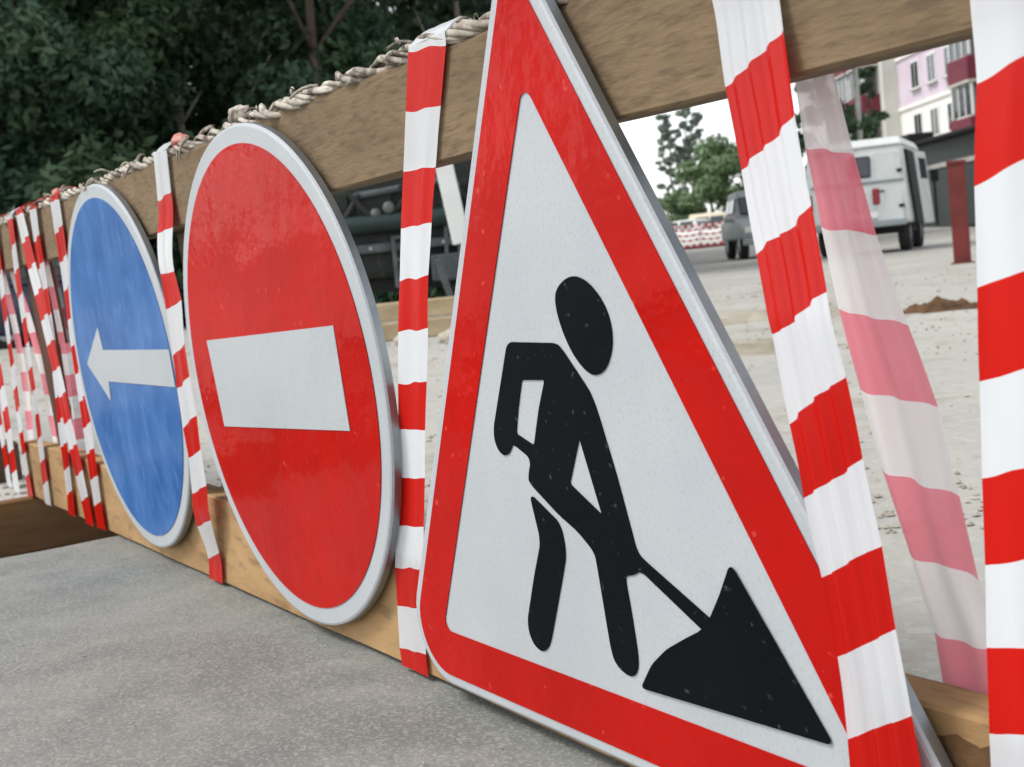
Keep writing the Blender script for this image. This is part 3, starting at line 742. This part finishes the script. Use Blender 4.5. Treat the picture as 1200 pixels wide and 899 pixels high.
def car(label, loc, rotz, paint, suv=False, group=None):
    c = thing('parked_car', label, 'car', (*loc, gz(*loc)), rotz, group)
    H = 1.85 if suv else 1.45; hw = .88; r = .43 if suv else .31; gl = .52 if suv else .2
    shell(c, 'body', [(-2.1, gl), (-2.15, .95 if suv else .78), (-2.0, 1.05 if suv else .92), (1.05, 1.08 if suv else .93), (2.0, .98 if suv else .78), (2.1, .85 if suv else .6), (2.1, gl)], hw, None, paint, .06)
    b0 = 1.0 if suv else .88
    shell(c, 'cabin', [(-1.95 if suv else -1.5, b0), (-1.8 if suv else -.95, H), (.1, H), (.85, b0)], hw-.06, lambda y, z: .22*max(0, z-b0), paint, .05)
    ws = obj('windscreen', nb((0, 0, 0), (1.32, .03, .62 if suv else .52), .03), GLASS_D, c); ws.location = (0, .52, (b0+H)/2-.0); ws.rotation_euler = (math.atan2(.75, H-b0), 0, 0)
    rw = obj('rear_window', nb((0, 0, 0), (1.25, .03, .5), .03), GLASS_D, c); rw.location = (0, -1.9 if suv else -1.25, (b0+H)/2); rw.rotation_euler = (-math.atan2(.15 if suv else .55, H-b0), 0, 0)
    for s_ in (-1, 1):
        for y_, l_ in ((-.2, .75), (-1.05, .75)):
            sw = obj('side_window', nb((0, 0, 0), (.03, l_, .40), .02), GLASS_D, c); sw.location = (s_*(hw-.13), y_, (b0+H)/2+.02); sw.rotation_euler = (0, -s_*rad(12), 0)
        obj('headlight', nb((s_*.62, 2.08, .76 if suv else .62), (.30, .06, .16), .03, seg=2), LAMP_W, c)
        obj('tail_light', nb((s_*.70, -2.12, .80), (.22, .06, .18), .03), LAMP_R, c)
        obj('mirror', nb((s_*.98, .55, b0+.08), (.2, .12, .14), .03, seg=2), paint, c)
        for y_ in (-1.3, 1.3): wheel(c, s_*.74, y_, r, .23, s_)
    obj('grille', nb((0, 2.1, .68 if suv else .5), (.8, .05, .22), .02), UNDER, c)
    obj('bumper', nb((0, 2.13, .45 if suv else .33), (1.68, .12, .18), .04, seg=2), GREY_P if suv else paint, c)
    obj('number_plate', nb((0, 2.195, .46 if suv else .34), (.52, .015, .11), .004), WHITE_P, c)
    obj('underbody', nb((0, 0, gl-.02), (1.5, 3.9, .16)), UNDER, c)
    return c
car('grey off-road car with dark windscreen half hidden behind the pleated tape', (-25.77, 24.45), rad(-124), GREY_P, True)
car('white car parked behind the far striped barrier', (-49.0, 41.5), rad(-70), WHITE_P)
car('cream car parked at the end of the road beside the white one', (-54.0, 47.6), rad(-60), mat('cream_paint', lin('d8cfb8'), lin('ccc2aa'), 2, 3, .4), True)
car('dark blue car parked behind the tapes at the far end of the fence', (-19.5, 4.0), rad(20), BLUE_P)

# ------------------------------------------------------------------ far striped barrier, posts, poles
fb = thing('striped_barrier', 'low barrier of red and white tapes closing the far end of the road', 'barrier', (-43.2, 37.4, gz(-43.2, 37.4)), rad(52))
for i in range(6): obj('post', nc((-2.6+1.05*i, 0, -.1), (-2.6+1.05*i, 0, 1.08), .03, seg=8), T_WHITE, fb)
for k, z_ in enumerate((.2, .42, .64, .86, 1.04)):
    V, F, MI = [], [], []
    n = 36
    for i in range(n+1):
        x_ = -2.65+5.35*i/n; sag = -.05*abs(math.sin(math.pi*(x_+2.6)/1.05))
        V += [(x_, -.035, z_+sag-.05), (x_, -.035, z_+sag+.05)]
    for i in range(n): F.append((2*i, 2*i+2, 2*i+3, 2*i+1)); MI.append((i+k) % 2)
    pyobj('tape', V, F, [T_RED, T_WHITE], fb, mi=MI)
obj('kerb_board', nb((0, -.05, .05), (5.4, .06, .14), .01), MAROON, fb)
pr = thing('red_post', 'dark red metal post standing on the road between van and right tape', 'post', (-8.5, 11.66, gz(-8.5, 11.66)), rad(40))
obj('shaft', nb((0, 0, .56), (.19, .19, 1.16), .012), POST_R, pr)
obj('cap', nb((0, 0, 1.155), (.215, .215, .05), .012), POST_R, pr)
obj('base_plate', nb((0, 0, .012), (.26, .26, .03), .005), POST_R, pr)

# ------------------------------------------------------------------ apartment block (street runs along azimuth 150 degrees)
def bpt(s, out, z): return (s, out, z)
BX, BY = -46.7, 56.6
bz = gz(BX, BY)
apt = thing('apartment_block', 'pink and white apartment block with maroon balconies behind the van', 'building', (BX, BY, bz), rad(150))
S0, S1, FH = -20, 22, 2.85
Z0 = 1.0
NF = 5
for k in range(NF):
    z_ = Z0+FH*k
    w_ = obj('wall', nb(((S0+S1)/2, -5.5, z_+FH/2), (S1-S0, 11, FH-.004)), PLASTER_P if k in (2, 3) else PLASTER_W, apt)
    obj('band', nb(((S0+S1)/2, .06, z_+FH), (S1-S0+.1, .12, .22)), PLASTER_W, w_)
obj('plinth', nb(((S0+S1)/2, -5.4, Z0/2-.3), (S1-S0+.2, 11.2, Z0+.6)), CONC, apt)
obj('roof', nb(((S0+S1)/2, -5.5, Z0+FH*NF+.2), (S1-S0+.8, 11.8, .4), .05), CONC, apt)
obj('bay', nb((9.5, .45, Z0+FH*NF/2), (7.0, .9, FH*NF-.1)), PLASTER_C, apt)
win = [-18, -15.2, -12.4, -9.6, -2.2, .4, 3.0, 15.2, 18.2]
for k in range(NF):
    z_ = Z0+FH*k+1.6
    for s_ in win:
        w_ = obj('window', nb((s_, .02, z_), (1.3, .10, 1.55), .02), WHITE_P, apt)
        obj('pane', nb((s_-.3, .065, z_), (.50, .03, 1.35)), GLASS_D, w_); obj('pane', nb((s_+.3, .065, z_), (.50, .03, 1.35)), GLASS_D, w_)
        obj('sill', nb((s_, .12, z_-.82), (1.45, .22, .06)), CONC, w_)
    for s_, o_ in ((-6.0, 0.0), (8.0, .9), (11.2, .9)):
        b_ = obj('balcony', nb((s_, o_+.55, Z0+FH*k+.55), (2.7, 1.1, 1.15), .03), MAROON if k > 0 else PLASTER_C, apt)
        obj('slab', nb((s_, o_+.56, Z0+FH*k-.06), (2.8, 1.14, .12)), CONC, b_)
        obj('pane', nb((s_, o_+.9, Z0+FH*k+1.95), (2.5, .06, 1.45)), GLASS_D, b_)
        for q in (-1.26, -.42, .42, 1.26): obj('mullion', nb((s_+q, o_+.92, Z0+FH*k+1.95), (.09, .10, 1.5)), WHITE_P, b_)
gr = thing('green_garage', 'dark green metal garage with a pale stripe beside the van', 'garage', (-28.6, 36.2, gz(-28.6, 36.2)), rad(150))
obj('wall', nb((0, -2, 1.55), (15, 4, 3.1), .03), TEAL, gr)
obj('stripe', nb((0, .03, 2.22), (15.04, .08, .16), .01), CONC, gr)
obj('roof', nb((0, -1.9, 3.16), (15.4, 4.5, .14), .03), UNDER, gr)
for i in range(6): obj('door_panel', nb((-6.2+2.5*i, .03, 1.05), (2.2, .07, 2.0), .02), TEAL, gr)
obj('vent_box', nb((6.2, -.6, 3.45), (1.3, 1.0, .45), .06), UNDER, gr)
lp = thing('white_pole', 'slim white lamp pole rising behind the van beside the leaves', 'pole', (-29.0, 31.9, gz(-29, 31.9)))
obj('shaft', nc((0, 0, 0), (0, 0, 8.6), .11, .07, 12), CONC, lp)
obj('arm', nc((0, 0, 8.5), (1.2, -.9, 8.9), .04, .035, 8), CONC, lp)
obj('lamp_head', nb((1.35, -1.0, 8.9), (.6, .3, .14), .05, seg=2, rot=None), GREY_P, lp)

# ------------------------------------------------------------------ trees
def leaf_mesh(name, seed, blobs, nleaf, size, mt):
    """leaf quads scattered through overlapping ellipsoid clumps"""
    rng = np.random.default_rng(seed)
    vols = np.array([b[3]*b[4]*b[5] for b in blobs])**.75; pr_ = vols/vols.sum()
    idx = rng.choice(len(blobs), nleaf, p=pr_); B_ = np.array(blobs)[idx]
    d = rng.normal(size=(nleaf, 3)); d /= np.linalg.norm(d, axis=1, keepdims=True)
    rr = rng.random(nleaf)**.45
    c = B_[:, :3]+d*B_[:, 3:6]*rr[:, None]
    nrm = d*.7+rng.normal(size=(nleaf, 3))*.6+np.array([0, 0, .35]); nrm /= np.linalg.norm(nrm, axis=1, keepdims=True)
    t = np.cross(nrm, rng.normal(size=(nleaf, 3))); t /= np.linalg.norm(t, axis=1, keepdims=True); b = np.cross(nrm, t)
    s = (size*(.6+.8*rng.random(nleaf)))[:, None]
    P = np.stack([c-t*s, c-b*s*.42+nrm*s*.12, c+t*s, c+b*s*.42+nrm*s*.12], 1).reshape(-1, 3)
    me = bpy.data.meshes.new(name); me.vertices.add(len(P)); me.vertices.foreach_set('co', P.ravel())
    me.loops.add(4*nleaf); me.loops.foreach_set('vertex_index', np.arange(4*nleaf)); me.polygons.add(nleaf)
    me.polygons.foreach_set('loop_start', np.arange(nleaf)*4); me.polygons.foreach_set('loop_total', np.full(nleaf, 4))
    me.update(); me.validate(); setmats(me, mt); return me
def trunk_mesh(name, seed, h, r, limbs, mt, crown_r):
    random.seed(seed); bm = bmesh.new()
    pts = [Vector((.25*mnoise.noise((i*.5, seed, 0)), .25*mnoise.noise((i*.5, seed, 5)), h*i/8)) for i in range(9)]
    pts[0] = Vector((0, 0, -.15))
    for i in range(8): cyl(bm, pts[i], pts[i+1], r*(1-.1*i), r*(1-.1*(i+1)), 10)
    for k in range(limbs):
        i = random.randint(2, 7); a = random.uniform(0, 6.28); p_ = pts[i]
        q = p_+Vector((math.cos(a)*crown_r*.35, math.sin(a)*crown_r*.35, h*.11)); e = q+Vector((math.cos(a)*crown_r*.3, math.sin(a)*crown_r*.3, h*.12))
        cyl(bm, p_, q, r*.38, r*.24, 7); cyl(bm, q, e, r*.24, r*.08, 6)
    me = bpy.data.meshes.new(name); bm.to_mesh(me); bm.free(); setmats(me, mt)
    for p_ in me.polygons: p_.use_smooth = True
    return me
def tree_kind(seed, h, cr, base, nleaf, size, leafm, barkm, r=.16, nb_=26, narrow=1.0, bs=(.22, .46)):
    random.seed(seed); blobs = []
    for k in range(nb_):
        z = base+(h-base)*random.random()**.9; t = (z-base)/(h-base)
        env = cr*(.55+.6*math.sin(math.pi*min(1, .15+.8*t)))*narrow; a = random.uniform(0, 6.28); q = env*math.sqrt(random.random())
        s_ = cr*random.uniform(*bs)
        blobs.append((q*math.cos(a), q*math.sin(a), z, s_, s_, s_*random.uniform(.55, .85)))
    return leaf_mesh('crown', seed, blobs, nleaf, size, leafm), trunk_mesh('trunk', seed, h*.9, r, 9, barkm, cr)
KIND = [tree_kind(101, 12.5, 3.1, 1.0, 30000, .105, LEAF_D, BARK_P, .11, 46, 1.1, (.16, .34)), tree_kind(102, 14, 3.4, 1.4, 30000, .11, LEAF_D, BARK, .13, 46, 1.1, (.16, .34)),
        tree_kind(103, 11, 2.9, .9, 28000, .105, LEAF_M, BARK_P, .10, 46, 1.1, (.16, .34)), tree_kind(104, 13, 3.2, 1.2, 30000, .11, LEAF_D, BARK, .12, 46, 1.1, (.16, .34))]
def tree(kind, loc, rotz, sc, label, group=None, name='leafy_tree'):
    t = thing(name, label, 'tree', (*loc, gz(*loc)), rotz, group); t.scale = (sc, sc, sc)
    link(bpy.data.objects.new('crown', kind[0]), t); link(bpy.data.objects.new('trunk', kind[1]), t)
    return t
random.seed(77)
def polar(az, d): return (1.74+d*math.cos(rad(az)), -.69+d*math.sin(rad(az)))
az = 149.6; i = 0
while az < 192:
    d = random.uniform(25, 29)
    tree(KIND[i % 4], polar(az, d), random.uniform(0, 6.28), random.uniform(.88, 1.1), 'tall leafy tree in the front row of the dark wood behind the fence', 'front trees of the wood behind the fence')
    az += random.uniform(4.6, 6.4); i += 1
for a_, d_, k_ in ((202.5, 27, 2), (214, 34, 0)): tree(KIND[k_], polar(a_, d_), a_, .75, ('unseen lone leafy tree added past the end of the wood' if k_ == 0 else 'unseen lower lone tree added for its reflection in the red disc'))  # out-of-view trees, added to shape the reflection in the red disc
az = 150; i = 1
while az < 194:
    tree(KIND[(i*3) % 4], polar(az, random.uniform(33, 38)), random.uniform(0, 6.28), random.uniform(1.1, 1.35), 'tall dark tree deep in the wood behind the fence', 'rear trees of the wood behind the fence')
    az += random.uniform(4.2, 5.4); i += 1
az = 152.5
while az < 180:
    tree(KIND[int(az) % 4], polar(az, random.uniform(42, 46)), az, random.uniform(1.5, 1.7), 'very tall dark tree at the back of the wood', 'hindmost trees of the wood')
    az += 4.5
def bush_kind(seed, r, h, n, size, mt):
    random.seed(seed)
    blobs = [(random.uniform(-r, r)*.7, random.uniform(-r, r)*.7, random.uniform(.2, h*.75), r*.45, r*.45, h*.3) for _ in range(14)]
    return leaf_mesh('foliage', seed, blobs, n, size, mt)
BUSH = [bush_kind(201, 2.0, 3.9, 9000, .12, LEAF_D), bush_kind(202, 2.1, 3.2, 9000, .12, LEAF_M)]
az = 150.5; i = 0
while az < 190:
    p_ = polar(az, random.uniform(22.5, 24)); b_ = link(bpy.data.objects.new('bush', BUSH[i % 2])); b_.location = (*p_, gz(*p_)); b_.rotation_euler = (0, 0, random.uniform(0, 6.28))
    tag(b_, 'leafy bush at the foot of the dark wood behind the fence', 'bush', 'bushes along the edge of the wood')
    az += random.uniform(4.2, 5.4); i += 1
LEAF_F = mat('leaf_far_hazed', (.13, .21, .10), (.19, .28, .14), .8, 3, .6, transl=.25)  # distance haze is put into this lighter leaf colour
LEAF_G = mat('leaf_far_grey_hazed', (.17, .22, .18), (.22, .27, .22), .8, 3, .6, transl=.2)  # paler and greyer: haze over the far crowns is painted in
SL = tree_kind(105, 9.6, .8, 3.2, 3200, .15, LEAF_G, BARK, .1, 60)
BS = tree_kind(106, 5.6, 2.3, .5, 6000, .18, LEAF_F, BARK, .14, 26)
tree(SL, polar(141.15, 92), .4, .95, 'slender grey-green tree beyond the far barrier, with the sparser crown', name='slender_tree')
tree(SL, polar(140.3, 94), 2.4, 1.05, 'slender grey-green tree beyond the far barrier, the taller of the pair', name='slender_tree')
tree(BS, polar(139.6, 84), 1, 1.05, 'round green tree beyond the far barrier beside the cars', name='round_tree')
tree(BS, polar(141.1, 82), 3, .62, 'low green bushy tree at the left foot of the far slender pair', name='round_tree')
tree(BS, polar(138.2, 86), 5, 1.25, 'broad green tree at the end of the road behind the pleated tape', name='round_tree')
ST = tree_kind(107, 7.4, 1.2, 2.3, 4200, .13, LEAF_M, BARK, .11, 26)
ST2 = tree_kind(108, 6.6, .5, 2.6, 1800, .12, LEAF_M, BARK, .07, 30)
tree(ST, polar(134.5, 45), .3, .92, 'small dark street tree behind the van and the pale tape', name='street_tree')
tree(ST2, polar(132.95, 50), 2.0, 1.0, 'thin dark street tree between the white pole and the balconies', name='street_tree')
